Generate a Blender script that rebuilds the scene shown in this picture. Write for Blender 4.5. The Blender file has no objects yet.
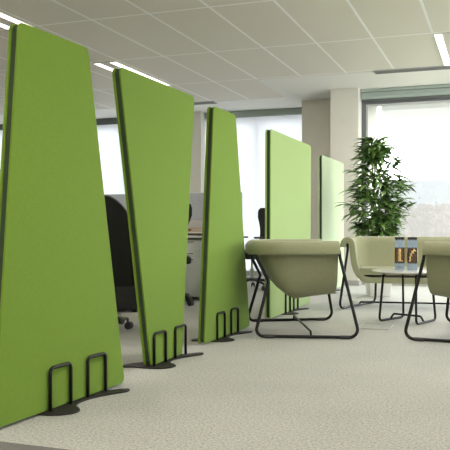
import bpy, bmesh, math, random
from mathutils import Vector, Matrix
random.seed(7)
C = bpy.context.scene
COL = C.collection
F = 746.0; H = 0.84; TH = math.radians(20.2)
ct, st = math.cos(TH), math.sin(TH)

def W(r, d, z=0.0):            # survey frame (right, depth) -> world
    return Vector((r*ct - d*st, d*ct + r*st, z))

# ------------------------------------------------------------------ materials
def mat(name, col, rough=0.6, metal=0.0, noise=0.0, nscale=40.0, bump=0.0, bscale=200.0, sheen=0.0,
        emis=None, estr=0.0, spec=0.5, col2=None, coat=0.0):
    m = bpy.data.materials.new(name); m.use_nodes = True
    nt = m.node_tree; b = nt.nodes['Principled BSDF']
    b.inputs['Roughness'].default_value = rough
    b.inputs['Metallic'].default_value = metal
    b.inputs['Specular IOR Level'].default_value = spec
    b.inputs['Base Color'].default_value = (*col, 1)
    if coat: b.inputs['Coat Weight'].default_value = coat
    if sheen:
        b.inputs['Sheen Weight'].default_value = sheen
        b.inputs['Sheen Roughness'].default_value = 0.5
    if emis:
        b.inputs['Emission Color'].default_value = (*emis, 1); b.inputs['Emission Strength'].default_value = estr
    tc = nt.nodes.new('ShaderNodeTexCoord')
    if noise or col2:
        n = nt.nodes.new('ShaderNodeTexNoise'); n.inputs['Scale'].default_value = nscale; n.inputs['Detail'].default_value = 4
        nt.links.new(tc.outputs['Object'], n.inputs['Vector'])
        r = nt.nodes.new('ShaderNodeValToRGB')
        c2 = col2 if col2 else tuple(max(0, c*(1-noise)) for c in col)
        c1 = col if col2 else tuple(min(1, c*(1+noise)) for c in col)
        r.color_ramp.elements[0].position = 0.35; r.color_ramp.elements[0].color = (*c2, 1)
        r.color_ramp.elements[1].position = 0.65; r.color_ramp.elements[1].color = (*c1, 1)
        nt.links.new(n.outputs['Fac'], r.inputs['Fac']); nt.links.new(r.outputs['Color'], b.inputs['Base Color'])
    if bump:
        n2 = nt.nodes.new('ShaderNodeTexNoise'); n2.inputs['Scale'].default_value = bscale; n2.inputs['Detail'].default_value = 3
        nt.links.new(tc.outputs['Object'], n2.inputs['Vector'])
        bp = nt.nodes.new('ShaderNodeBump'); bp.inputs['Strength'].default_value = bump; bp.inputs['Distance'].default_value = 0.004
        nt.links.new(n2.outputs['Fac'], bp.inputs['Height']); nt.links.new(bp.outputs['Normal'], b.inputs['Normal'])
    return m

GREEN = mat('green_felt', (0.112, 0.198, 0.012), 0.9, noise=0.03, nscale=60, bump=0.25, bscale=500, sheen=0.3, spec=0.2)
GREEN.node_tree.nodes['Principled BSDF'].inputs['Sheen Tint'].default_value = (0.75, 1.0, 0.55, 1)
GREEN_LIT = mat('green_felt_window_lit', (0.24, 0.37, 0.10), 0.9, noise=0.05, nscale=60, bump=0.25, bscale=500, sheen=0.4, spec=0.2)  # same felt, window light put into a lighter base colour
GREEN_HAZED = mat('green_felt_window_hazed', (0.44, 0.55, 0.33), 0.9, noise=0.04, nscale=60, bump=0.25, bscale=500, sheen=0.4, spec=0.2)  # same felt again, paled further to paint in window light and haze
SEAM = mat('dark_green_seam', (0.012, 0.028, 0.006), 0.8)
BLACK = mat('black_steel', (0.006, 0.006, 0.006), 0.42, spec=0.25)
BLACKM = mat('black_base', (0.018, 0.016, 0.015), 0.55, spec=0.25)
OLIVE = mat('olive_wool', (0.262, 0.272, 0.168), 0.92, noise=0.05, nscale=80, bump=0.3, bscale=450, sheen=0.2, spec=0.2)
OLIVED = mat('olive_wool_seat', (0.262, 0.272, 0.168), 0.92, noise=0.05, nscale=80, bump=0.3, bscale=450, sheen=0.2, spec=0.2)
FAB = mat('black_fabric', (0.010, 0.010, 0.011), 0.85, bump=0.2)
PLAST = mat('black_plastic', (0.013, 0.013, 0.014), 0.45)
CHROME = mat('chrome', (0.62, 0.62, 0.62), 0.2, metal=1.0)
WALL = mat('painted_wall', (0.80, 0.77, 0.69), 0.9, noise=0.015, nscale=6)
WALLW = mat('painted_column', (0.70, 0.69, 0.62), 0.9, noise=0.015, nscale=6)
BASEB = mat('baseboard_paint', (0.42, 0.41, 0.38), 0.6)
FRAME = mat('grey_window_frame', (0.13, 0.14, 0.145), 0.5)
FRAMEL = mat('light_window_frame', (0.55, 0.57, 0.57), 0.5)
CASS = mat('grey_blind_box', (0.34, 0.40, 0.37), 0.5)
CASSD = mat('dark_grey_blind_box', (0.12, 0.135, 0.13), 0.5)
WHITE = mat('white_laminate', (0.72, 0.72, 0.70), 0.45)
GREYP = mat('grey_screen_fabric', (0.34, 0.365, 0.40), 0.9, noise=0.05)
GREYP2 = mat('warm_grey_screen_fabric', (0.38, 0.37, 0.36), 0.9, noise=0.05)
CAB = mat('light_grey_steel', (0.62, 0.65, 0.62), 0.5)
WOOD = mat('oak', (0.46, 0.30, 0.15), 0.5, col2=(0.36, 0.22, 0.10), nscale=12)
TOP = mat('white_table_top', (0.62, 0.62, 0.60), 0.18, spec=0.6)
DARKEDGE = mat('dark_edge', (0.05, 0.05, 0.05), 0.4)
VENT = mat('vent_grey', (0.42, 0.42, 0.40), 0.5)
VENTD = mat('vent_slot_dark', (0.20, 0.20, 0.19), 0.6)
POT = mat('white_pot', (0.72, 0.72, 0.69), 0.4)
SOIL = mat('soil', (0.03, 0.02, 0.012), 0.95, noise=0.3)
BARK = mat('bark', (0.10, 0.07, 0.045), 0.9, noise=0.3)
LEAF = mat('leaf_green', (0.19, 0.34, 0.08), 0.38, col2=(0.022, 0.070, 0.014), nscale=9, spec=0.5)
FIXT = mat('light_fixture_white', (0.70, 0.67, 0.59), 0.7)
TUBE = mat('light_tube', (1, 1, 1), 0.5, emis=(1.0, 0.97, 0.9), estr=2.2)
BLUEL = mat('blue_grey_carton', (0.27, 0.35, 0.45), 0.5, noise=0.08, nscale=60)
BLKC = mat('black_carton', (0.015, 0.015, 0.018), 0.5)
AMBER = mat('brown_carton_window', (0.10, 0.055, 0.025), 0.35, col2=(0.05, 0.028, 0.018), nscale=50)
GOLD = mat('golden_pasta', (0.72, 0.50, 0.20), 0.5, noise=0.2, nscale=80)
BREAD = mat('tan_paper', (0.50, 0.36, 0.20), 0.6)
METAL = mat('floor_box_metal', (0.55, 0.56, 0.55), 0.35, metal=0.6)

def floor_mat(name, a, b_, bumpk=0.5):
    m = bpy.data.materials.new(name); m.use_nodes = True; nt = m.node_tree; b = nt.nodes['Principled BSDF']
    tc = nt.nodes.new('ShaderNodeTexCoord')
    n = nt.nodes.new('ShaderNodeTexNoise'); n.inputs['Scale'].default_value = 85; n.inputs['Detail'].default_value = 6; n.inputs['Roughness'].default_value = 0.75
    n3 = nt.nodes.new('ShaderNodeTexNoise'); n3.inputs['Scale'].default_value = 2.2; n3.inputs['Detail'].default_value = 2
    for q in (n, n3): nt.links.new(tc.outputs['Object'], q.inputs['Vector'])
    r = nt.nodes.new('ShaderNodeValToRGB')
    r.color_ramp.elements[0].position = 0.36; r.color_ramp.elements[0].color = (*b_, 1)
    r.color_ramp.elements[1].position = 0.64; r.color_ramp.elements[1].color = (*a, 1)
    nt.links.new(n.outputs['Fac'], r.inputs['Fac'])
    mx = nt.nodes.new('ShaderNodeMixRGB'); mx.blend_type = 'MULTIPLY'; mx.inputs['Fac'].default_value = 1
    r3 = nt.nodes.new('ShaderNodeValToRGB')
    r3.color_ramp.elements[0].position = 0.3; r3.color_ramp.elements[0].color = (0.90, 0.90, 0.90, 1)
    r3.color_ramp.elements[1].position = 0.7; r3.color_ramp.elements[1].color = (1, 1, 1, 1)
    nt.links.new(n3.outputs['Fac'], r3.inputs['Fac'])
    nt.links.new(r.outputs['Color'], mx.inputs['Color1']); nt.links.new(r3.outputs['Color'], mx.inputs['Color2'])
    nt.links.new(mx.outputs['Color'], b.inputs['Base Color'])
    b.inputs['Roughness'].default_value = 0.85; b.inputs['Sheen Weight'].default_value = 0.25
    b.inputs['Specular IOR Level'].default_value = 0.25
    bp = nt.nodes.new('ShaderNodeBump'); bp.inputs['Strength'].default_value = bumpk; bp.inputs['Distance'].default_value = 0.006
    nt.links.new(n.outputs['Fac'], bp.inputs['Height']); nt.links.new(bp.outputs['Normal'], b.inputs['Normal'])
    return m
CARPET = floor_mat('grey_carpet', (0.46, 0.46, 0.405), (0.15, 0.152, 0.13))
CARPETD = floor_mat('dark_brown_carpet', (0.075, 0.062, 0.048), (0.03, 0.026, 0.02), 0.3)

def ceiling_mat():
    m = bpy.data.materials.new('ceiling_tiles'); m.use_nodes = True; nt = m.node_tree; b = nt.nodes['Principled BSDF']
    tc = nt.nodes.new('ShaderNodeTexCoord'); sp = nt.nodes.new('ShaderNodeSeparateXYZ'); nt.links.new(tc.outputs['Object'], sp.inputs[0])
    def M(op, a, bb=None):
        n = nt.nodes.new('ShaderNodeMath'); n.operation = op
        for i, v in enumerate((a, bb)):
            if v is None: continue
            if isinstance(v, (int, float)): n.inputs[i].default_value = v
            else: nt.links.new(v, n.inputs[i])
        return n.outputs[0]
    def line(sock, off, per, w):
        q = M('ADD', sock, -off + 60*per); q = M('DIVIDE', q, per); q = M('FRACT', q); q = M('SUBTRACT', q, 0.5); q = M('ABSOLUTE', q)
        return M('GREATER_THAN', q, 0.5 - w/per)
    lx = line(sp.outputs['X'], -2.44, 0.60, 0.013); ly = line(sp.outputs['Y'], 6.22, 1.62, 0.013)
    g = M('MAXIMUM', lx, ly)
    dx = line(sp.outputs['X'], -2.452, 0.60, 0.005)
    n = nt.nodes.new('ShaderNodeTexNoise'); n.inputs['Scale'].default_value = 160; n.inputs['Detail'].default_value = 3
    nt.links.new(tc.outputs['Object'], n.inputs['Vector'])
    r = nt.nodes.new('ShaderNodeValToRGB')
    r.color_ramp.elements[0].position = 0.3; r.color_ramp.elements[0].color = (0.76, 0.725, 0.65, 1)
    r.color_ramp.elements[1].position = 0.7; r.color_ramp.elements[1].color = (0.82, 0.785, 0.71, 1)
    nt.links.new(n.outputs['Fac'], r.inputs['Fac'])
    mx = nt.nodes.new('ShaderNodeMixRGB'); nt.links.new(g, mx.inputs['Fac']); nt.links.new(r.outputs['Color'], mx.inputs['Color1'])
    mx.inputs['Color2'].default_value = (1.0, 1.0, 0.98, 1)
    nt.links.new(mx.outputs['Color'], b.inputs['Base Color'])
    b.inputs['Roughness'].default_value = 0.95; b.inputs['Specular IOR Level'].default_value = 0.1
    return m
CEIL = ceiling_mat()
PLASTER = mat('ceiling_plaster', (0.84, 0.83, 0.78), 0.95, spec=0.1)

def glass_mat():
    m = bpy.data.materials.new('window_glass'); m.use_nodes = True; nt = m.node_tree; nt.nodes.clear()
    o = nt.nodes.new('ShaderNodeOutputMaterial'); t = nt.nodes.new('ShaderNodeBsdfTransparent'); g = nt.nodes.new('ShaderNodeBsdfGlossy')
    t.inputs[0].default_value = (0.96, 0.98, 0.97, 1)
    g.inputs['Roughness'].default_value = 0.02; mx = nt.nodes.new('ShaderNodeMixShader'); mx.inputs[0].default_value = 0.05
    nt.links.new(t.outputs[0], mx.inputs[1]); nt.links.new(g.outputs[0], mx.inputs[2]); nt.links.new(mx.outputs[0], o.inputs[0])
    return m
GLASS = glass_mat()

def blind_mat():
    m = bpy.data.materials.new('roller_blind_fabric'); m.use_nodes = True; nt = m.node_tree; nt.nodes.clear()
    o = nt.nodes.new('ShaderNodeOutputMaterial'); d = nt.nodes.new('ShaderNodeBsdfDiffuse'); t = nt.nodes.new('ShaderNodeBsdfTranslucent')
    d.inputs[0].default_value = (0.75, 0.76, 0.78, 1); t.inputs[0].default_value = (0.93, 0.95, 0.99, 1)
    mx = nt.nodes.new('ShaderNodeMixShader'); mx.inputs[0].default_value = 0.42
    e = nt.nodes.new('ShaderNodeEmission'); e.inputs[0].default_value = (0.93, 0.96, 1.0, 1); e.inputs[1].default_value = 0.14  # emission adds to the daylight coming through the fabric
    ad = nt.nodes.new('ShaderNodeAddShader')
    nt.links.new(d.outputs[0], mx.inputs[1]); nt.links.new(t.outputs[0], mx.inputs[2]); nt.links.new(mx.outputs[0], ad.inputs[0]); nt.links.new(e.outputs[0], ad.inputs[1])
    nt.links.new(ad.outputs[0], o.inputs[0])
    return m
BLIND = blind_mat()

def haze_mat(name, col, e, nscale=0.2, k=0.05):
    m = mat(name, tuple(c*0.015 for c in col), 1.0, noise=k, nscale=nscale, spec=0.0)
    b = m.node_tree.nodes['Principled BSDF']; b.inputs['Emission Color'].default_value = (*col, 1); b.inputs['Emission Strength'].default_value = e  # emission paints the aerial haze into the colour
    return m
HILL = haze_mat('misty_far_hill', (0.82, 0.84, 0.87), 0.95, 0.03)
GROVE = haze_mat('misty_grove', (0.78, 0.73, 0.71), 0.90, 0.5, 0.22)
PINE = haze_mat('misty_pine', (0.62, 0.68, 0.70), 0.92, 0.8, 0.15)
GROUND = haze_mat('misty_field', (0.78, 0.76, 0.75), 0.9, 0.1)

# ------------------------------------------------------------------ mesh helpers
def link(o, parent=None):
    COL.objects.link(o)
    if parent: o.parent = parent
    return o
def obj(name, bm, m, parent=None, smooth=False, bevel=0, seg=2, loc=None, rotz=None):
    bmesh.ops.recalc_face_normals(bm, faces=bm.faces[:])
    me = bpy.data.meshes.new(name); bm.to_mesh(me); bm.free()
    me.materials.append(m)
    if smooth:
        for p in me.polygons: p.use_smooth = True
    o = bpy.data.objects.new(name, me); link(o, parent)
    if loc is not None: o.location = loc
    if rotz is not None: o.rotation_euler = (0, 0, rotz)
    if bevel:
        bv = o.modifiers.new('bevel', 'BEVEL'); bv.width = bevel; bv.segments = seg; bv.limit_method = 'ANGLE'; bv.angle_limit = math.radians(40)
    return o
def tag(o, label=None, cat=None, group=None, kind=None):
    if label: o['label'] = label
    if cat: o['category'] = cat
    if group: o['group'] = group
    if kind: o['kind'] = kind
    return o
def thing(name, label, cat, loc=(0, 0, 0), rotz=0, group=None):
    o = bpy.data.objects.new(name, None); link(o); o.location = loc; o.rotation_euler = (0, 0, rotz); o.empty_display_size = 0.1
    return tag(o, label, cat, group)
def struct(name, bm, m, parent=None, **k):
    o = obj(name, bm, m, parent, **k)
    if parent is None: o['kind'] = 'structure'
    return o
def copy_tree(o, parent=None):
    c = o.copy(); COL.objects.link(c)
    if parent: c.parent = parent
    for ch in [q for q in bpy.data.objects if q.parent == o]: copy_tree(ch, c)
    return c
def B(): return bmesh.new()
def box(bm, x0, x1, y0, y1, z0, z1, mtx=None):
    vs = [bm.verts.new((x, y, z)) for z in (z0, z1) for y in (y0, y1) for x in (x0, x1)]
    for f in ((0, 2, 3, 1), (4, 5, 7, 6), (0, 1, 5, 4), (2, 6, 7, 3), (0, 4, 6, 2), (1, 3, 7, 5)):
        bm.faces.new([vs[i] for i in f])
    if mtx is not None: bmesh.ops.transform(bm, matrix=mtx, verts=vs)
    return bm
def prism(bm, pts, z0, z1, axis='z'):
    def P(a, b, c):
        return (a, b, c) if axis == 'z' else ((c, a, b) if axis == 'x' else (a, c, b))
    lo = [bm.verts.new(P(a, b, z0)) for a, b in pts]; hi = [bm.verts.new(P(a, b, z1)) for a, b in pts]
    n = len(pts); bm.faces.new(lo); bm.faces.new(hi)
    for i in range(n): bm.faces.new((lo[i], lo[(i+1) % n], hi[(i+1) % n], hi[i]))
    return bm
def fillet(pts, r, n=6, closed=False):
    pts = [Vector(p) for p in pts]; out = []; N = len(pts)
    for i, p in enumerate(pts):
        if not closed and i in (0, N-1): out.append(p); continue
        a = pts[(i-1) % N] - p; b = pts[(i+1) % N] - p
        rr = r[i] if isinstance(r, (list, tuple)) else r
        if rr <= 0: out.append(p); continue
        ang = a.angle(b)
        if ang > 3.1: out.append(p); continue
        t = min(rr/math.tan(ang/2), a.length*0.49, b.length*0.49)
        s = p + a.normalized()*t; e = p + b.normalized()*t
        rad = t*math.tan(ang/2); cen = p + (a.normalized()+b.normalized()).normalized()*(rad/math.sin(ang/2))
        for k in range(n+1):
            q = s.lerp(e, k/n); v = (q-cen)
            out.append(cen + v.normalized()*rad)
    return out
def tube(bm, pts, r, seg=8, closed=False, cap=True):
    pts = [Vector(p) for p in pts]; N = len(pts); rings = []
    nrm = None
    for i, p in enumerate(pts):
        if closed: t = (pts[(i+1) % N] - pts[i-1])
        else: t = pts[min(i+1, N-1)] - pts[max(i-1, 0)]
        if t.length < 1e-9: t = Vector((0, 0, 1))
        t.normalize()
        if nrm is None:
            nrm = t.orthogonal().normalized()
        else:
            nrm = (nrm - t*nrm.dot(t))
            if nrm.length < 1e-6: nrm = t.orthogonal()
            nrm.normalize()
        bn = t.cross(nrm); rr = r[i] if isinstance(r, (list, tuple)) else r
        rings.append([bm.verts.new(p + nrm*rr*math.cos(2*math.pi*k/seg) + bn*rr*math.sin(2*math.pi*k/seg)) for k in range(seg)])
    M = N if closed else N-1
    for i in range(M):
        a, b = rings[i], rings[(i+1) % N]
        for k in range(seg): bm.faces.new((a[k], a[(k+1) % seg], b[(k+1) % seg], b[k]))
    if cap and not closed: bm.faces.new(rings[0]); bm.faces.new(rings[-1])
    return bm
def lathe(bm, prof, seg=24, cx=0, cy=0):
    rings = []
    for r, z in prof:
        rings.append([bm.verts.new((cx+r*math.cos(2*math.pi*k/seg), cy+r*math.sin(2*math.pi*k/seg), z)) for k in range(seg)])
    for a, b in zip(rings, rings[1:]):
        for k in range(seg): bm.faces.new((a[k], a[(k+1) % seg], b[(k+1) % seg], b[k]))
    bm.faces.new(rings[0]); bm.faces.new(rings[-1])
    return bm
def catmull(pts, n=6):
    out = []; N = len(pts)
    for i in range(N):
        p0, p1, p2, p3 = [Vector(pts[(i+k) % N]) for k in (-1, 0, 1, 2)]
        for k in range(n):
            t = k/n
            out.append(0.5*((2*p1) + (-p0+p2)*t + (2*p0-5*p1+4*p2-p3)*t*t + (-p0+3*p1-3*p2+p3)*t**3))
    return out

# ------------------------------------------------------------------ room shell
XL, XR, YB, YF = -10.5, 3.6, -2.6, 2.425
CH = 2.80
struct('floor', box(B(), XL, XR, YF, 12.3, -0.12, 0.0), CARPET)
struct('floor_strip', box(B(), XL, XR, 1.9, YF, -0.12, 0.001), CARPETD)
struct('floor_near', box(B(), XL, XR, YB, 1.9, -0.12, 0.0), CARPET)
struct('ceiling', box(B(), XL, XR, YB, 12.3, CH, CH+0.12), CEIL)
# plaster border of the ceiling, with a jog
bm = B(); prism(bm, [(-3.05, 9.52), (XR, 9.52), (XR, 10.95), (-2.2, 10.95), (-2.2, 12.2), (XL, 12.2), (XL, 10.95), (-3.05, 10.95)], CH-0.004, CH+0.01)
struct('trim_1', bm, PLASTER)
struct('wall_left', box(B(), XL-0.15, XL, YB, 12.3, 0, CH), WALL)
struct('wall_near', box(B(), XL, XR, YB-0.15, YB, 0, CH), WALL)
# right wall: sill and header leave one long window opening
bm = B(); box(bm, XR, XR+0.15, YB, 11.0, 0, 0.8); box(bm, XR, XR+0.15, YB, 11.0, 2.55, CH)
for y, y2 in ((YB, 4.6), (7.2, 7.45), (10.3, 11.0)): box(bm, XR, XR+0.15, y, y2, 0.8, 2.55)
struct('wall_right', bm, WALL)
# far wall pieces
struct('wall_far', box(B(), -2.90, -2.27, 11.36, 12.3, 0, CH), WALL)
struct('wall_column', box(B(), -2.27, -1.87, 10.54, 12.3, 0, CH), WALLW)
struct('wall_pier', box(B(), -5.06, -4.78, 11.80, 12.3, 0, CH), WALLW)
struct('baseboard_far', box(B(), -2.90, -2.27, 11.345, 11.36, 0, 0.07), BASEB)
bm = B(); box(bm, -2.285, -1.855, 10.525, 10.54, 0, 0.07); box(bm, -1.87, -1.855, 10.54, 10.79, 0, 0.07)
struct('baseboard_column', bm, BASEB)

def window(name, x0, x1, y, z0, z1, mull, fm, fl):
    w = bpy.data.objects.new(name, None); link(w); w['kind'] = 'structure'
    bm = B(); t = 0.06
    box(bm, x0, x0+t, y, y+0.10, z0, z1); box(bm, x1-t, x1, y, y+0.10, z0, z1)
    box(bm, x0+t, x1-t, y, y+0.10, z0, z0+t); box(bm, x0+t, x1-t, y, y+0.10, z1-t, z1)
    for m_ in mull: box(bm, m_-0.035, m_+0.035, y, y+0.10, z0+t, z1-t)
    obj('window_frame', bm, fm, w)
    xs = [x0+t] + list(mull) + [x1-t]
    for a, b in zip(xs, xs[1:]):
        aa = a + (0.035 if a in mull else 0); bb = b - (0.035 if b in mull else 0)
        s = B(); q = 0.03
        box(s, aa, aa+q, y+0.03, y+0.08, z0+t, z1-t); box(s, bb-q, bb, y+0.03, y+0.08, z0+t, z1-t)
        box(s, aa+q, bb-q, y+0.03, y+0.08, z0+t, z0+t+q); box(s, aa+q, bb-q, y+0.03, y+0.08, z1-t-q, z1-t)
        so = obj('sash', s, fl, w)
        g = B(); box(g, aa+q, bb-q, y+0.05, y+0.056, z0+t+q, z1-t-q); obj('pane', g, GLASS, so)
    return w
window('window_1', -1.87, XR, 10.80, 0.09, 2.655, [0.55, 2.0], FRAME, FRAMEL)
struct('trim_2', box(B(), -1.87, XR, 10.74, 10.95, 0, 0.09), BASEB)
bm = B(); box(bm, -1.87, XR, 10.90, 11.1, 2.655, CH); struct('wall_header', bm, WALL)
window('window_2', XL, -5.06, 12.1, 0.06, 2.74, [-9.2, -7.8, -6.4], FRAME, FRAMEL)
window('window_3', -4.78, -2.90, 12.1, 0.06, 2.74, [-3.85], FRAME, FRAMEL)
bm = B(); box(bm, XL, -5.06, 12.05, 12.3, 0, 0.06); box(bm, -4.78, -2.9, 12.05, 12.3, 0, 0.06); struct('trim_3', bm, BASEB)
bm = B(); box(bm, XL, -5.06, 12.1, 12.3, 2.74, CH); box(bm, -4.78, -2.9, 12.1, 12.3, 2.74, CH); struct('trim_4', bm, WALL)

# blind over the clear window: a wide box with rolled blind
bb = thing('blind_cassette', 'pale grey-green blind box across the top of the clear window', 'blind', (0, 10.70, CH))
obj('upper_rail', box(B(), -1.86, XR-0.02, -0.02, 0.095, -0.05, -0.006), CASS, bb, bevel=0.006)
bm = B(); prism(bm, [(-0.005, -0.055), (0.095, -0.055), (0.095, -0.145), (0.01, -0.145), (-0.015, -0.12)], -1.86, XR-0.02, 'x'); obj('lower_rail', bm, CASS, bb, bevel=0.004)
obj('bottom_bar', box(B(), -1.86, XR-0.02, 0.03, 0.07, -0.170, -0.147), CASSD, bb)
def blind(x0, x1, label, grp=None):
    t = thing('roller_blind', label, 'blind', ((x0+x1)/2, 12.0, CH), 0, grp)
    w = (x1-x0)/2
    obj('cassette', box(B(), -w, w, -0.04, 0.08, -0.115, -0.006), CASSD if x1 < -5 else CASS, t, bevel=0.01)
    obj('blind_fabric', box(B(), -w+0.02, w-0.02, 0.02, 0.023, -2.72, -0.115), BLIND, t)
    obj('bottom_bar', box(B(), -w+0.02, w-0.02, 0.008, 0.035, -2.745, -2.72), CASS, t)
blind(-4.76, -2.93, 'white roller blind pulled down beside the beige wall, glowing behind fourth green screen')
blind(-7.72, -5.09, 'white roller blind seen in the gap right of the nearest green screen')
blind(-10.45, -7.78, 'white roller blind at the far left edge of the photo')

# outside overhang
struct('trim_5', box(B(), -1.66, 6, 11.25, 12.6, 2.56, 2.9), mat('soffit_white', (0.72, 0.72, 0.73), 0.9, emis=(0.80, 0.80, 0.80), estr=0.25))  # faint emission brightens the soffit, which is no lamp

# ceiling light fixtures
def fixture(x, y0, y1, label, n=2, grp=None):
    t = thing('ceiling_light', label, 'light', (x, (y0+y1)/2, CH), 0, grp); L = (y1-y0)/2
    obj('housing', box(B(), -0.155, 0.155, -L, L, -0.010, -0.002), FIXT, t)
    for k in (-0.108, 0.108):
        obj('light_strip', box(B(), k-0.036, k+0.036, -L+0.02, L-0.02, -0.014, -0.010), TUBE, t)
fixture(-4.43, 4.62, 6.20, 'twin-strip ceiling light above the nearest green screen, cut by left edge of the photo')
fixture(-4.43, 7.86, 9.44, 'twin-strip ceiling light above the second green screen')
fixture(-0.48, 7.86, 9.44, 'strip ceiling light at the upper right edge, near the clear window')

def vent(x0, x1, y, label):
    t = thing('ceiling_vent', label, 'vent', ((x0+x1)/2, y, CH)); w = (x1-x0)/2
    obj('vent_frame', box(B(), -w, w, -0.10, 0.10, -0.012, -0.002), VENT, t)
    bm = B()
    for k in range(4): box(bm, -w+0.02, w-0.02, -0.08+k*0.045, -0.055+k*0.045, -0.016, -0.011)
    obj('slot', bm, VENTD, t)
for fx in (-4.43, -0.50):  # unseen fixtures added to fill floor and ceiling with light
    for fy in (-1.86, 1.38): fixture(fx, fy, fy+1.58, 'added twin-strip fill light out of view behind the camera', grp='added fill lights behind the camera')
fixture(-0.50, 4.62, 6.20, 'added twin-strip fill light above the lounge chairs, out of the photo')  # unseen fixture, added as fill over the lounge floor
vent(-1.5, 0.4, 9.56, 'long grey slot vent in the ceiling near the clear window')
vent(-5.6, -4.2, 11.0, 'long grey slot vent in the ceiling above the third green screen')

# ------------------------------------------------------------------ green screens
def rounded_poly(pts, r):
    return [(p.x, p.y) for p in fillet([Vector((a, b, 0)) for a, b in pts], r, 6, True)]
BASE_OUT = [(-.28, .02), (-.27, .08), (-.22, .135), (-.16, .145), (-.12, .12), (-.08, .075), (0, .05), (.10, .06), (.2, .10), (.27, .135), (.32, .12), (.30, .08), (.24, .03),
            (.22, -.03), (.27, -.10), (.24, -.145), (.18, -.13), (.1, -.07), (0, -.05), (-.1, -.07), (-.18, -.13), (-.25, -.155), (-.30, -.13), (-.28, -.07)]
def screen(y0b, y1b, y0t, y1t, x, yaw, yh, label, ztop=1.71, gm=GREEN):
    cy = (y0b+y1b)/2
    t = thing('office_screen', label, 'screen', (x, cy, 0), yaw)
    pts = [(y0b-cy, 0.012), (y1b-cy, 0.012), (y1t-cy, ztop), (y0t-cy, ztop)]
    P = rounded_poly(pts, [0.02, 0.03, 0.035, 0.035])
    for a, b, bw in ((0.017, 0.027, 0.004), (-0.027, -0.010, 0.006)):
        bm = B(); prism(bm, P, a, b, 'x')
        obj('fabric_panel', bm, gm, t, smooth=False, bevel=bw, seg=3)
    cxy = (sum(p[0] for p in pts)/4, (ztop+0.018)/2)
    Pi = rounded_poly([(p[0]+(0.006 if p[0] < cxy[0] else -0.006), p[1]+(0.006 if p[1] < cxy[1] else -0.006)) for p in pts], 0.03)
    bm = B(); prism(bm, Pi, -0.0105, 0.0185, 'x'); obj('edge_seam', bm, SEAM, t)
    h = yh - cy
    bm = B(); out = catmull([(a, b, 0) for a, b in BASE_OUT], 5)
    prism(bm, [(p.y, p.x + h) for p in out], 0.001, 0.009, 'z'); obj('base_plate', bm, BLACKM, t, bevel=0.002)
    for sx in (1,):
        for c in (-0.148, 0.148):
            xx = sx*0.037
            pts3 = fillet([(xx, h+c-0.078, 0.005), (xx, h+c-0.078, 0.20), (xx, h+c+0.078, 0.20), (xx, h+c+0.078, 0.005)], 0.022, 5)
            bm = B(); tube(bm, pts3, 0.0085, 8); obj('support_hoop', bm, BLACK, t, smooth=True)
    return t
screen(2.52, 3.53, 2.67, 3.19, -1.92, math.radians(-3.5), 3.10, 'nearest green trapezoid screen, widest at the floor, at the left edge')
screen(3.99, 4.43, 3.61, 4.63, -1.955, math.radians(-1.0), 4.235, 'green screen wider at the top than at the floor, second from the left')
screen(4.86, 5.86, 5.04, 5.51, -1.965, math.radians(-0.3), 5.31, 'green trapezoid screen narrow at the top, just left of the near lounge chair')
screen(6.38, 7.88, 6.40, 7.92, -1.945, math.radians(0), 7.09, 'wide rectangular green screen standing behind the near lounge chair', gm=GREEN_LIT)
screen(8.95, 10.30, 8.95, 10.30, -2.055, 0, 9.4, 'farthest green rectangular screen, coloured paler for window light, ending at the column', gm=GREEN_HAZED)

# ------------------------------------------------------------------ lounge seating
def upath(Wd, D, R, n=8):
    pts = []; h = Wd/2; f = D/2
    def add(x, y, nx, ny): pts.append((x, y, nx, ny))
    m = 9
    for k in range(m): add(f + (-D+R)*k/m, -h, 0, -1)
    for k in range(n+1):
        a = -math.pi/2 - (math.pi/2)*k/n; add(-f+R+R*math.cos(a), -h+R+R*math.sin(a), math.cos(a), math.sin(a))
    mm = 6
    for k in range(1, mm): add(-f, -h+R+(Wd-2*R)*k/mm, -1, 0)
    for k in range(n+1):
        a = math.pi - (math.pi/2)*k/n; add(-f+R+R*math.cos(a), h-R+R*math.sin(a), math.cos(a), math.sin(a))
    for k in range(1, m+1): add(-f+R + (D-R)*k/m, h, 0, 1)
    return pts
PROF = [(0.000, 0.640), (0.000, 0.665), (0.004, 0.688), (0.016, 0.704), (0.034, 0.711), (0.054, 0.709), (0.072, 0.698), (0.083, 0.678), (0.088, 0.650),
        (0.093, 0.60), (0.100, 0.545), (0.110, 0.49), (0.127, 0.44), (0.155, 0.395), (0.190, 0.360), (0.225, 0.345), (0.250, 0.340)]
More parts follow.
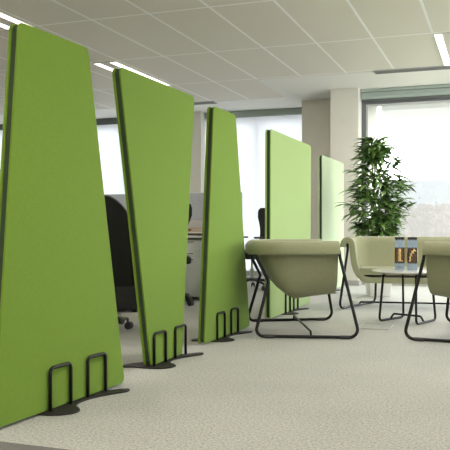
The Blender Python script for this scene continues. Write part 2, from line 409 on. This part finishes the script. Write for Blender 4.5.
def seat_shell(Wd, D, t, m, tilt=0.12):
    R = 0.26; bm = B(); path = upath(Wd, D, R); grid = []
    for (x, y, nx, ny) in path:
        back = max(0, -nx); col = []
        for off, z in PROF:
            k = max(0, min(1, (0.69-z)/0.35)); k = k*k*(3-2*k)*0.5 + k*0.5
            sh = 0.125*k*max(0, min(1, (0.10-x)/0.44))
            zz = z - 0.013 - 0.030*max(0, min(1, (0.62-z)/0.2)) + tilt*max(x+0.03, 0)*max(0, min(1, (0.60-z)/0.24))
            col.append(bm.verts.new((min(x-nx*off+sh, D/2), y-ny*off, zz)))
        grid.append(col)
    for a, b in zip(grid, grid[1:]):
        for k in range(len(PROF)-1): bm.faces.new((a[k], b[k], b[k+1], a[k+1]))
    bm.faces.new([c[-1] for c in grid])
    o = obj('seat_shell', bm, m, t, smooth=True)
    s = o.modifiers.new('solid', 'SOLIDIFY'); s.thickness = 0.058; s.offset = 0; s.use_even_offset = False; s.use_quality_normals = True
    bv = o.modifiers.new('bevel', 'BEVEL'); bv.width = 0.016; bv.segments = 3; bv.limit_method = 'ANGLE'; bv.angle_limit = math.radians(50)
    # seat cushion
    pts = []
    for (x, y, nx, ny) in path:
        o2 = 0.165 + max(0, -nx)*0.10
        pts.append((min(x-nx*o2, D/2-0.015), y-ny*o2))
    bm = B(); prism(bm, pts, 0.350, 0.415); obj('seat_cushion', bm, OLIVED, t, smooth=False, bevel=0.024, seg=4)
RT = 0.0125
def glides(t, p, q):
    for k in (0.14, 0.86):
        c = Vector(p).lerp(Vector(q), k); d = (Vector(q)-Vector(p)).normalized()*0.035
        bm = B(); tube(bm, [c-d, c+d], 0.0145, 8); o = obj('glide', bm, PLAST, t); o.location.z = -0.001
def lounge_chair(label, r, d, phi, D=0.65):
    t = thing('lounge_chair', label, 'chair', W(r, d), math.radians(phi)+TH)
    Wd = 0.90
    seat_shell(Wd, D, t, OLIVE)
    for s in (-1, 1):
        y0 = s*(Wd/2-0.045)
        ff = (0.455, s*0.555, 0.0165); rf = (-0.315, s*0.455, 0.0165)
        pts = fillet([(D/2+0.005, y0, 0.655), (D/2+0.012, y0, 0.60), ff, rf, (-0.205, y0-s*0.03, 0.42), (-0.30, y0-s*0.03, 0.61)], [0, 0.02, 0.06, 0.05, 0.02, 0], 6)
        bm = B(); tube(bm, pts, RT, 10); obj('sled_leg', bm, BLACK, t, smooth=True)
        glides(t, ff, rf)
    bm = B(); tube(bm, fillet([(0.10, -0.51, 0.0165), (0.10, -0.49, 0.055), (0.10, 0.49, 0.055), (0.10, 0.51, 0.0165)], 0.02), 0.008, 8); obj('cross_bar', bm, BLACK, t, smooth=True)
    return t
lounge_chair('olive lounge chair facing right, in front of the wide rectangular green screen', 0.522, 6.05, 2)
lounge_chair('olive lounge chair on black sled legs, cut by the right edge of the photo', 1.99, 5.70, 180-32, 0.68)

sofa = thing('lounge_sofa', 'wide olive two-seat sofa facing the low table, in front of the potted plant', 'sofa', W(2.00, 7.72), math.radians(-102)+TH)
SW, SD = 1.50, 0.74
seat_shell(SW, SD, sofa, OLIVE, 0.0)
for s in (-1, 1):
    y0 = s*(SW/2-0.045); ff = (0.425, s*0.785, 0.0165); rf = (-0.33, s*0.44, 0.0165)
    bm = B(); tube(bm, fillet([(0.34, y0, 0.66), (0.345, y0, 0.60), ff, rf, (-0.31, s*0.43, 0.34)], [0, 0.02, 0.06, 0.06, 0], 6), RT, 10); obj('sled_leg', bm, BLACK, sofa, smooth=True)
    glides(sofa, ff, rf)
bm = B(); tube(bm, fillet([(0.02, -0.60, 0.0165), (0.02, -0.59, 0.045), (0.02, 0.59, 0.045), (0.02, 0.60, 0.0165)], 0.02), 0.009, 8); obj('cross_bar', bm, BLACK, sofa, smooth=True)

# ------------------------------------------------------------------ low table
tb = thing('side_table', 'low round table with pale top and thin black hoop legs', 'table', W(1.585, 6.53), TH)
bm = B(); lathe(bm, [(0.285, 0.437), (0.293, 0.440), (0.295, 0.446), (0.293, 0.451)], 48); obj('tabletop', bm, TOP, tb)
bm = B(); lathe(bm, [(0.25, 0.430), (0.283, 0.436), (0.283, 0.4375)], 48); obj('top_rim', bm, DARKEDGE, tb)
def cf(u, v, z=0.0165):         # plan position under the table, measured from its centre
    d = (H-z)*F/(v-226); return ((u-225)/F*d - 1.585, d - 6.53, z)
def hoop(a, b):
    a = Vector(a); b = Vector(b); c = (a+b)/2
    at_ = c + (a-c)*0.80; bt = c + (b-c)*0.80; inw = -c.normalized()*0.02; inw.z = 0
    at_ = at_+inw; bt = bt+inw; at_.z = bt.z = 0.424
    pts = fillet([at_.lerp(bt, 0.5), at_, a, b, bt, bt.lerp(at_, 0.49)], [0, 0.035, 0.035, 0.035, 0.035, 0], 6)
    bm = B(); tube(bm, pts, 0.0105, 10); return bm
LA = (-0.235, 0.00, 0.0125); LB = (0.04, 0.265, 0.0125); RA = (0.025, -0.25, 0.0125); RB = (0.275, 0.06, 0.0125)
obj('hoop_leg', hoop(LA, LB), BLACK, tb, smooth=True); obj('hoop_leg', hoop(RA, RB), BLACK, tb, smooth=True)
la = Vector(LA).lerp(Vector(LB), 0.45); ra = Vector(RA).lerp(Vector(RB), 0.40)
l2 = la.lerp(ra, 0.10); r2 = la.lerp(ra, 0.90); l2.z = r2.z = 0.062
bm = B(); tube(bm, fillet([la, l2, r2, ra], 0.03), 0.0095, 8); obj('cross_bar', bm, BLACK, tb, smooth=True)

# two patterned cartons on the table
def carton(r, d, rz, label, kind):
    t = thing('food_carton', label, 'carton', W(r, d, 0.452), TH+rz)
    w = 0.041; hh = 0.288
    bm = B(); box(bm, -w, w, -w, w, 0, hh); obj('box_body', bm, BLKC, t, bevel=0.002)
    e = 0.0012
    def zig(z, amp, n=6, up=True):
        pts = []
        for k in range(2*n+1): pts.append((-w+2*w*k/(2*n), z + (amp if (k % 2) else 0)*(1 if up else -1)))
        return pts
    for rot in range(4):
        mt = Matrix.Rotation(rot*math.pi/2, 4, 'Z')
        def plate(name, pts, mm, ee=e):
            bm = B(); prism(bm, pts, -w-ee, -w+0.0002, 'y'); bmesh.ops.transform(bm, matrix=mt, verts=bm.verts[:]); obj(name, bm, mm, t)
        # upper label with zigzag top and bottom, lower label with zigzag top
        up = zig(hh-0.030, 0.014); lo = zig(hh-0.085, -0.012)
        plate('upper_label', up + lo[::-1], BLUEL)
        plate('lower_label', [(-w, 0.0)] + zig(0.052, 0.012) + [(w, 0.0)], BLUEL)
        plate('box_window', [(-w+0.010, 0.066), (w-0.010, 0.066), (w-0.010, hh-0.096), (-w+0.010, hh-0.096)], AMBER, 0.0008)
        bm = B()
        if kind == 0:
            for k in range(9):
                z = 0.078 + k*0.0125
                tube(bm, [(-0.014, -w-0.003, z), (-0.002, -w-0.005, z+0.005), (0.010, -w-0.003, z+0.001)], 0.0055, 6)
            tube(bm, [(0.014, -w-0.003, 0.078), (0.026, -w-0.003, 0.080)], 0.005, 6)
        else:
            c = [(-0.020, 0.075), (-0.020, 0.105), (-0.012, 0.135), (0.002, 0.160), (0.020, 0.178)]
            tube(bm, [(a, -w-0.004, b) for a, b in c], 0.0045, 6)
            for a, b in c[1:]: tube(bm, [(a, -w-0.004, b), (a+0.012, -w-0.004, b-0.014)], 0.0035, 6)
            for a, b in c: tube(bm, [(a-0.003, -w-0.004, b), (a-0.009, -w-0.004, b+0.012)], 0.003, 6)
        bmesh.ops.transform(bm, matrix=mt, verts=bm.verts[:]); obj('printed_food', bm, GOLD, t, smooth=True)
        if kind == 0:
            bm = B()
            for k in range(5): box(bm, -0.020+k*0.008, -0.015+k*0.008, -w-0.002, -w-0.001, 0.022, 0.030)
            bmesh.ops.transform(bm, matrix=mt, verts=bm.verts[:]); obj('print_line', bm, BLKC, t)
    bm = B(); box(bm, -w+0.004, w-0.004, -w+0.004, w-0.004, hh, hh+0.002); obj('lid', bm, BLKC, t)
carton(1.552, 6.63, -0.22, 'blue-grey and black carton with straight golden twist, left one on the table', 0)
carton(1.657, 6.60, -0.23, 'blue-grey and black carton with curved golden sprig, right one on the table', 1)

# ------------------------------------------------------------------ potted plant
pl = thing('potted_plant', 'tall leafy indoor plant in white square pot by the clear window', 'plant', W(1.85, 9.0), TH)
bm = B(); vs = []
for (s, z) in ((0.120, 0.0), (0.155, 0.38), (0.135, 0.38), (0.130, 0.33)):
    vs.append([bm.verts.new((a*s, b*s, z)) for a, b in ((-1, -1), (1, -1), (1, 1), (-1, 1))])
bm.faces.new(vs[0])
for a, b in zip(vs, vs[1:]):
    for k in range(4): bm.faces.new((a[k], a[(k+1) % 4], b[(k+1) % 4], b[k]))
bm.faces.new(vs[-1]); obj('pot', bm, POT, pl, bevel=0.006)
bm = B(); box(bm, -0.125, 0.125, -0.125, 0.125, 0.31, 0.335); obj('soil', bm, SOIL, pl)
rnd = random.Random(11)
stems = []
for (a, dx, dy, top) in ((0, -0.05, 0.02, 1.84), (1, 0.12, 0.05, 1.66), (2, 0.02, -0.10, 1.58), (3, -0.03, 0.09, 1.70)):
    b0 = Vector((dx*0.4, dy*0.4, 0.33)); pts = []
    for k in range(9):
        tt = k/8; pts.append(Vector((b0.x+dx*tt*0.9+0.02*math.sin(tt*5+a), b0.y+dy*tt*0.9+0.02*math.cos(tt*4+a), 0.33+(top-0.33)*tt)))
    stems.append(pts); bm = B(); tube(bm, pts, [0.013-0.008*k/8 for k in range(9)], 6); obj('stem', bm, BARK, pl, smooth=True)
bm = B()
def leaf(bm, p, dirh, L, w, elev, droop):
    n = 7; prev = None; pos = Vector(p); e = elev
    h = Vector((math.cos(dirh), math.sin(dirh), 0)); side = Vector((-math.sin(dirh), math.cos(dirh), 0))
    tw = rnd.uniform(-0.5, 0.5)
    for k in range(n+1):
        tt = k/n; ww = w*math.sin(math.pi*min(1, (tt*0.94+0.04))**0.8)
        d = h*math.cos(e) + Vector((0, 0, 1))*math.sin(e)
        up = d.cross(side); sd = side*math.cos(tw)+up*math.sin(tw); upn = sd.cross(d)
        row = [bm.verts.new(pos - sd*ww/2 + upn*ww*0.12), bm.verts.new(pos), bm.verts.new(pos + sd*ww/2 + upn*ww*0.12)]
        if prev:
            bm.faces.new((prev[0], prev[1], row[1], row[0])); bm.faces.new((prev[1], prev[2], row[2], row[1]))
        prev = row; pos = pos + d*(L/n); e -= droop/n
def rad(z):
    ks = [(0.70, 0.14), (0.85, 0.26), (1.05, 0.40), (1.25, 0.38), (1.45, 0.30), (1.65, 0.15), (1.82, 0.05), (1.95, 0.01)]
    for (a, ra_), (b, rb_) in zip(ks, ks[1:]):
        if a <= z <= b: return ra_+(rb_-ra_)*(z-a)/(b-a)
    return 0.02
for s in range(270):
    z = 0.72 + 1.12*rnd.random()**1.4
    st_ = rnd.choice(stems); tz = (z-0.33)/(st_[-1].z-0.33)
    if tz > 1: st_ = stems[0]; tz = min(1, (z-0.33)/(st_[-1].z-0.33))
    i = min(7, int(tz*8)); c = st_[i].lerp(st_[i+1], tz*8-i)
    a = rnd.uniform(0, 2*math.pi); R_ = rad(z)*rnd.uniform(0.25, 0.9)
    tip = Vector((c.x*0.6+math.cos(a)*R_, c.y*0.6+math.sin(a)*R_, z+rnd.uniform(0.0, 0.06)))
    if s % 3 == 0: tube(bm, [c, c.lerp(tip, 0.5)+Vector((0, 0, 0.02)), tip], 0.003, 4)
    for q in range(rnd.randint(3, 6)):
        leaf(bm, c.lerp(tip, rnd.uniform(0.4, 1.0)), a+rnd.uniform(-0.9, 0.9), rnd.uniform(0.16, 0.27), rnd.uniform(0.034, 0.050), rnd.uniform(-0.1, 0.8), rnd.uniform(0.5, 1.6))
for k in range(9):
    leaf(bm, stems[0][-1]+Vector((0, 0, -0.02*k)), k*2.4+2.6, 0.17, 0.022, 1.1-0.08*k, 0.9)
obj('foliage', bm, LEAF, pl, smooth=True)

# ------------------------------------------------------------------ floor boxes
def floor_box(x, y, label, w=0.13, l=0.16):
    t = thing('floor_box', label, 'floor box', (x, y, 0), 0)
    bm = B()
    for a in ((-w, w, -l, -l+0.008), (-w, w, l-0.008, l), (-w, -w+0.008, -l, l), (w-0.008, w, -l, l)): box(bm, *a, 0.0005, 0.004)
    obj('metal_rim', bm, METAL, t)
    obj('carpet_lid', box(B(), -w+0.009, w-0.009, -l+0.009, l-0.009, 0.0003, 0.003), CARPET, t)
floor_box(-0.97, 6.27, 'metal-rimmed floor box with carpet lid in front of the low table')

# ------------------------------------------------------------------ office chairs
def office_chair(label, r, d, ang, dome=False, arms=True):
    t = thing('office_chair', label, 'office chair', W(r, d), math.radians(ang)+TH)
    for k in range(5):
        a = 2*math.pi*k/5 + (0.55 if dome else 0.3); c, s = math.cos(a), math.sin(a)
        bm = B(); tube(bm, [(0.03*c, 0.03*s, 0.13), (0.16*c, 0.16*s, 0.115), (0.28*c, 0.28*s, 0.085)], [0.022, 0.018, 0.014], 8)
        obj('base_arm', bm, CHROME if dome else PLAST, t, smooth=True)
        bm = B()
        px, py = -s, c
        for q in (-0.016, 0.016):
            tube(bm, [(0.29*c+px*(q-0.008), 0.29*s+py*(q-0.008), 0.031), (0.29*c+px*(q+0.008), 0.29*s+py*(q+0.008), 0.031)], 0.030, 14)
        tube(bm, [(0.28*c, 0.28*s, 0.03), (0.28*c, 0.28*s, 0.09)], 0.009, 8)
        obj('caster', bm, PLAST, t)
    bm = B(); tube(bm, [(0, 0, 0.10), (0, 0, 0.27), (0, 0, 0.271), (0, 0, 0.42)], [0.028, 0.028, 0.016, 0.016], 12); obj('gas_lift', bm, PLAST if dome else CHROME, t, smooth=False)
    bm = B(); box(bm, -0.14, 0.14, -0.10, 0.10, 0.40, 0.44); obj('tilt_mechanism', bm, PLAST, t, bevel=0.01)
    bm = B(); prism(bm, rounded_poly([(-0.24, -0.24), (0.24, -0.25), (0.24, 0.25), (-0.24, 0.24)], 0.09), 0.44, 0.52); obj('seat', bm, FAB, t, bevel=0.025, seg=3)
    # backrest: curved panel behind (-x)
    bm = B(); nz, ny = 14, 12; hw = 0.29 if dome else 0.24; z0, z1 = (0.36, 1.10) if dome else (0.62, 1.09); g = []
    for i in range(nz+1):
        v = i/nz; z = z0+(z1-z0)*v
        if dome: w_ = hw*1.12*(1-max(0, (v-0.35)/0.65)**2.6*1.0)**0.5 if v < 1 else 0.02
        else: w_ = hw*(0.62+0.38*min(1, v/0.7)**1.5) * (1-max(0, (v-0.88)/0.12)**2*0.18)
        w_ = max(w_, 0.03)
        row = []
        for j in range(ny+1):
            y = w_*(2*j/ny-1)
            row.append(bm.verts.new((-0.24-0.07*v-0.03*math.sin(v*3.0)+0.9*y*y, y, z)))
        g.append(row)
    for a, b in zip(g, g[1:]):
        for j in range(ny): bm.faces.new((a[j], a[j+1], b[j+1], b[j]))
    o = obj('backrest', bm, FAB, t, smooth=True); s = o.modifiers.new('solid', 'SOLIDIFY'); s.thickness = 0.05 if dome else 0.035; s.offset = 0
    bv = o.modifiers.new('bevel', 'BEVEL'); bv.width = 0.014; bv.segments = 2; bv.limit_method = 'ANGLE'; bv.angle_limit = math.radians(50)
    if dome:
        bm = B(); ed = [g_ for g_ in []]
        pts = []
        for i in range(0, 41):
            v = 0.2+0.8*(i/20 if i <= 20 else (40-i)/20); sgn = 1 if i <= 20 else -1
            w_ = max(0.0, hw*1.12*(1-max(0, (min(v, 1)-0.35)/0.65)**2.6)**0.5); y = sgn*w_
            pts.append((-0.24-0.07*v-0.03*math.sin(v*3.0)+0.9*y*y-0.028, y*1.0, z0+(z1-z0)*v))
        tube(bm, pts, 0.006, 6); obj('piping', bm, mat('grey_piping', (0.10, 0.10, 0.10), 0.4), t, smooth=True)
    bm = B(); tube(bm, fillet([(-0.05, 0, 0.42), (-0.30, 0, 0.41), (-0.33, 0, 0.55), (-0.325, 0, 0.80)], 0.05), 0.018, 8); obj('back_support', bm, PLAST, t, smooth=True)
    for s in ((-1, 1) if arms else ()):
        bm = B(); tube(bm, fillet([(0.0, s*0.14, 0.43), (0.0, s*0.29, 0.43), (0.01, s*0.29, 0.68)], 0.05), 0.013, 8); ar = obj('armrest', bm, PLAST, t, smooth=True)
        bm = B(); box(bm, -0.12, 0.15, s*0.29-0.035, s*0.29+0.035, 0.675, 0.70); obj('arm_pad', bm, PLAST, ar, bevel=0.01)
    return t
office_chair('black round-backed office chair between the first and second green screens', -1.06, 6.15, 96, True)
office_chair('black office chair seen in the narrow gap left of the third green screen', -0.61, 7.98, 96, False, False)
office_chair('black office chair on a swivel base between the third and fourth green screens', 0.36, 9.95, 212)

# ------------------------------------------------------------------ desks behind the screens
def desk(x0, x1, y0, y1, label):
    t = thing('office_desk', label, 'desk', (x0, y0, 0)); w, l = x1-x0, y1-y0
    obj('desktop', box(B(), 0, w, 0, l, 0.705, 0.73), WHITE, t, bevel=0.003)
    for x in (0.05, w-0.05):
        for y in (0.06, l-0.06): obj('leg', box(B(), x-0.025, x+0.025, y-0.025, y+0.025, 0, 0.705), CAB, t)
    obj('apron', box(B(), 0.075, w-0.075, l-0.09, l-0.07, 0.45, 0.705), CAB, t)
def divider(x0, x1, y, label):
    t = thing('desk_divider', label, 'divider', (x0, y, 0)); w = x1-x0
    obj('upper_panel', box(B(), 0, w, -0.02, 0.02, 0.92, 1.25), GREYP, t, bevel=0.006)
    obj('lower_panel', box(B(), 0, w, -0.02, 0.02, 0.02, 0.92), GREYP2, t, bevel=0.006)
    for x in (0.15, w-0.15): obj('foot', box(B(), x-0.03, x+0.03, -0.15, 0.15, 0, 0.02), PLAST, t)
desk(-4.75, -2.95, 7.78, 8.50, 'white office desk beyond the gap left of the third green screen')
divider(-5.6, -2.92, 8.54, 'blue-grey desk divider behind the black chairs beyond the screen gaps')
desk(-4.9, -3.22, 3.75, 4.45, 'white office desk at far left edge, behind the nearest green screen')
divider(-4.9, -3.2, 4.50, 'grey desk divider at the far left edge, behind the nearest green screen')
# pedestal cabinet under the desk
pc = thing('drawer_pedestal', 'light grey drawer cabinet under the white desk in the screen gap', 'cabinet', (-3.33, 7.84, 0))
obj('cabinet_body', box(B(), -0.30, 0.30, 0, 0.55, 0.03, 0.69), CAB, pc, bevel=0.004)
for a, b in ((0.04, 0.485), (0.49, 0.555), (0.56, 0.685)):
    f = obj('drawer', box(B(), -0.295, 0.295, -0.014, -0.001, a, b), CAB, pc, bevel=0.003)
    obj('handle', box(B(), -0.07, 0.07, -0.022, -0.014, b-0.03, b-0.022), CHROME, f)
for k in (-0.26, 0.26):
    for q in (0.04, 0.5): obj('foot', box(B(), k-0.02, k+0.02, q-0.02, q+0.02, 0, 0.03), PLAST, pc)
dark_block = thing('drawer_pedestal', 'added black drawer block filling the dark area behind the round-backed office chair', 'cabinet', W(-1.08, 7.25), TH)  # added block, put here to keep the gap behind the chair dark
obj('cabinet_body', box(B(), -0.24, 0.24, 0, 0.5, 0.03, 0.62), PLAST, dark_block, bevel=0.006)
for a, b in ((0.04, 0.32), (0.325, 0.61)):
    f = obj('drawer', box(B(), -0.235, 0.235, -0.014, -0.001, a, b), PLAST, dark_block, bevel=0.003)
    obj('handle', box(B(), -0.06, 0.06, -0.024, -0.014, b-0.03, b-0.022), CHROME, f)
for k in (-0.2, 0.2):
    for q in (0.04, 0.46): obj('foot', box(B(), k-0.02, k+0.02, q-0.02, q+0.02, 0, 0.03), PLAST, dark_block)
kb = thing('keyboard', 'black keyboard on the white desk in the screen gap', 'keyboard', (-3.36, 7.90, 0.731))
obj('keyboard_case', box(B(), -0.22, 0.22, -0.08, 0.08, 0, 0.018), PLAST, kb, bevel=0.004)
bm = B()
for i in range(14):
    for j in range(5): box(bm, -0.21+i*0.03, -0.186+i*0.03, -0.07+j*0.028, -0.047+j*0.028, 0.018, 0.024)
obj('keys', bm, BLKC, kb)
tr = thing('letter_tray', 'oak letter tray on the white desk in the screen gap', 'tray', (-3.36, 8.28, 0.731))
obj('lower_shelf', box(B(), -0.18, 0.18, -0.12, 0.12, 0, 0.012), WOOD, tr); obj('upper_shelf', box(B(), -0.18, 0.18, -0.12, 0.12, 0.075, 0.09), WOOD, tr)
for x in (-0.175, 0.175): obj('side_panel', box(B(), x-0.006, x+0.006, -0.12, 0.12, 0.012, 0.075), WOOD, tr)
for k in range(3):
    o = obj('paper_stack', box(B(), -0.12, 0.12, -0.10, 0.10, 0.0, 0.012), [BREAD, WHITE, BREAD][k], None, loc=(-3.36, 8.28, 0.7435+k*0.0125))
    tag(o, 'small stack of tan and white papers inside the oak letter tray', 'papers', 'papers in the oak tray')
def monitor(x, y, rz, label):
    t = thing('computer_monitor', label, 'monitor', (x, y, 0.731), rz)
    obj('screen', box(B(), -0.27, 0.27, -0.02, 0.02, 0.10, 0.44), PLAST, t, bevel=0.006)
    obj('stand', box(B(), -0.03, 0.03, 0.02, 0.04, 0.012, 0.25), PLAST, t)
    obj('base', box(B(), -0.12, 0.12, -0.08, 0.10, 0, 0.012), PLAST, t, bevel=0.003)
monitor(-3.55, 4.20, 0, 'black monitor on the desk at the far left edge')

# ------------------------------------------------------------------ outside
def ridge(name, dist, span, base, amp, seed, m, step=6.0, depth=0.0):
    rn = random.Random(seed); bm = B(); ph = [rn.uniform(0, 6) for _ in range(6)]
    xs = int(span/step); top = []; bot = []; mid = []
    for k in range(xs+1):
        x = -span*0.45+k*step
        h = base + amp*(0.5*math.sin(x/span*9+ph[0])+0.3*math.sin(x/span*23+ph[1])+0.15*math.sin(x/span*61+ph[2])) + rn.uniform(-1, 1)*amp*0.10
        top.append(bm.verts.new((x, dist+depth, h))); mid.append(bm.verts.new((x, dist+depth*0.3, h*0.6))); bot.append(bm.verts.new((x, dist-depth*0.5, -14)))
    for r_ in (top, mid):
        nx_ = mid if r_ is top else bot
        for k in range(xs): bm.faces.new((r_[k], r_[k+1], nx_[k+1], nx_[k]))
    o = obj(name, bm, m); o['kind'] = 'structure'; return o
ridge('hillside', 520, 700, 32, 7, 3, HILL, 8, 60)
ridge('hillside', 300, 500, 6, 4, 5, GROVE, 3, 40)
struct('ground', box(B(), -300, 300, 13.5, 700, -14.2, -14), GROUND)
rn = random.Random(4)
def tree_mesh(h, w, conif, seed):
    rr = random.Random(seed); bm = B()
    for k in range(9 if not conif else 7):
        if conif:
            z = h*(0.25+0.11*k); s = w*(1.05-0.13*k); c = Vector((rr.uniform(-.1, .1)*w, rr.uniform(-.1, .1)*w, z))
        else:
            c = Vector((rr.uniform(-.6, .6)*w, rr.uniform(-.6, .6)*w, h*rr.uniform(0.5, 0.9))); s = w*rr.uniform(.35, .6)
        q = bmesh.ops.create_icosphere(bm, subdivisions=2, radius=s, matrix=Matrix.Translation(c))
        for v in q['verts']: v.co += (v.co-c)*rr.uniform(-.22, .22)
    return bm
protos = {}
def far_tree(u, vtop, dist, conif, i):
    r = (u-225)/F*dist; p = W(r, dist, 0); ztop = H+(226-vtop)/F*dist; base = -14.0; h = ztop-base
    w = 1.1
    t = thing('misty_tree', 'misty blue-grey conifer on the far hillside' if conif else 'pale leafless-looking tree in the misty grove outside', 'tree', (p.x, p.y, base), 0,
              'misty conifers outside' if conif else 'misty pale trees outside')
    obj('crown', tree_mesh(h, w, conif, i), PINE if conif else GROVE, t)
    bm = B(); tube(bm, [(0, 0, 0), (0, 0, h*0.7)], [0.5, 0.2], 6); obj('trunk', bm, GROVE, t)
i = 0
for (u, v) in ((412, 197), (420, 191), (428, 199), (436, 196), (444, 201), (403, 200), (453, 204)): i += 1; far_tree(u, v, 260, True, i)
bm = B(); rg = random.Random(9)
for k in range(450):
    dist = rg.uniform(150, 230); u = rg.uniform(375, 560); vt = rg.uniform(203, 226); r = (u-225)/F*dist
    p = W(r, dist, H+(226-vt)/F*dist); sz = rg.uniform(0.5, 1.3)
    q = bmesh.ops.create_icosphere(bm, subdivisions=2, radius=sz, matrix=Matrix.Translation(p-Vector((0, 0, sz))))
    for v_ in q['verts']: v_.co += (v_.co-(p-Vector((0, 0, sz))))*rg.uniform(-.2, .2)
    tube(bm, [p-Vector((0, 0, sz)), Vector((p.x, p.y, -14))], [0.4, 0.5], 6)
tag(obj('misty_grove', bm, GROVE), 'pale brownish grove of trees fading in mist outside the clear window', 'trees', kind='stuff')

# ------------------------------------------------------------------ light
w = bpy.data.worlds.new('World'); C.world = w; w.use_nodes = True
nt = w.node_tree; bg = nt.nodes['Background']; bg.inputs[1].default_value = 8.4
tc = nt.nodes.new('ShaderNodeTexCoord'); sp = nt.nodes.new('ShaderNodeSeparateXYZ'); rp = nt.nodes.new('ShaderNodeValToRGB')
rp.color_ramp.elements[0].position = 0.0; rp.color_ramp.elements[0].color = (0.97, 0.98, 1.0, 1)
rp.color_ramp.elements[1].position = 0.5; rp.color_ramp.elements[1].color = (1, 1, 1, 1)
nt.links.new(tc.outputs['Generated'], sp.inputs[0]); nt.links.new(sp.outputs['Z'], rp.inputs[0]); nt.links.new(rp.outputs[0], bg.inputs[0])

def area(name, loc, rot, sx, sy, e, col=(1, 1, 1)):
    l = bpy.data.lights.new(name, 'AREA'); l.shape = 'RECTANGLE'; l.size = sx; l.size_y = sy; l.energy = e; l.color = col
    o = bpy.data.objects.new(name, l); link(o); o.location = loc; o.rotation_euler = rot; return o
def portal(*a):
    o = area(*a, 1.0); o.data.cycles.is_portal = True
portal('window_portal', (0.87, 10.97, 1.38), (math.radians(-90), 0, 0), 5.4, 2.55)
portal('blind_portal', (-5.6, 12.35, 1.4), (math.radians(-90), 0, 0), 9.6, 2.7)
portal('side_window_portal', (XR+0.2, 7.45, 1.68), (0, math.radians(90), 0), 1.75, 5.7)
for (x, y) in ((-4.43, 5.41), (-4.43, 8.65), (-0.48, 8.65), (-0.5, 5.41), (-4.43, 2.17), (-0.5, 2.17), (-4.43, -1.07), (-0.5, -1.07)):  # seen strips come first, the rest are added fill lamps
    for k in (-0.108, 0.108):
        area('strip_or_fill_lamp', (x+k, y, CH-0.018), (0, 0, 0), 0.072, 1.54, 66 if y < 0 else (12 if y < 5 else 15), (1.0, 0.94, 0.84))

# ------------------------------------------------------------------ camera
cd = bpy.data.cameras.new('camera'); cam = bpy.data.objects.new('camera', cd); link(cam)
cam.location = (0, 0, H); cam.rotation_euler = (math.radians(90), 0, TH)
cd.sensor_width = 36; cd.lens = 36*F/450; cd.shift_y = 1/450; cd.clip_end = 2000
C.camera = cam
C.view_settings.view_transform = 'Standard'
C.view_settings.look = 'None'
C.view_settings.exposure = 0.26
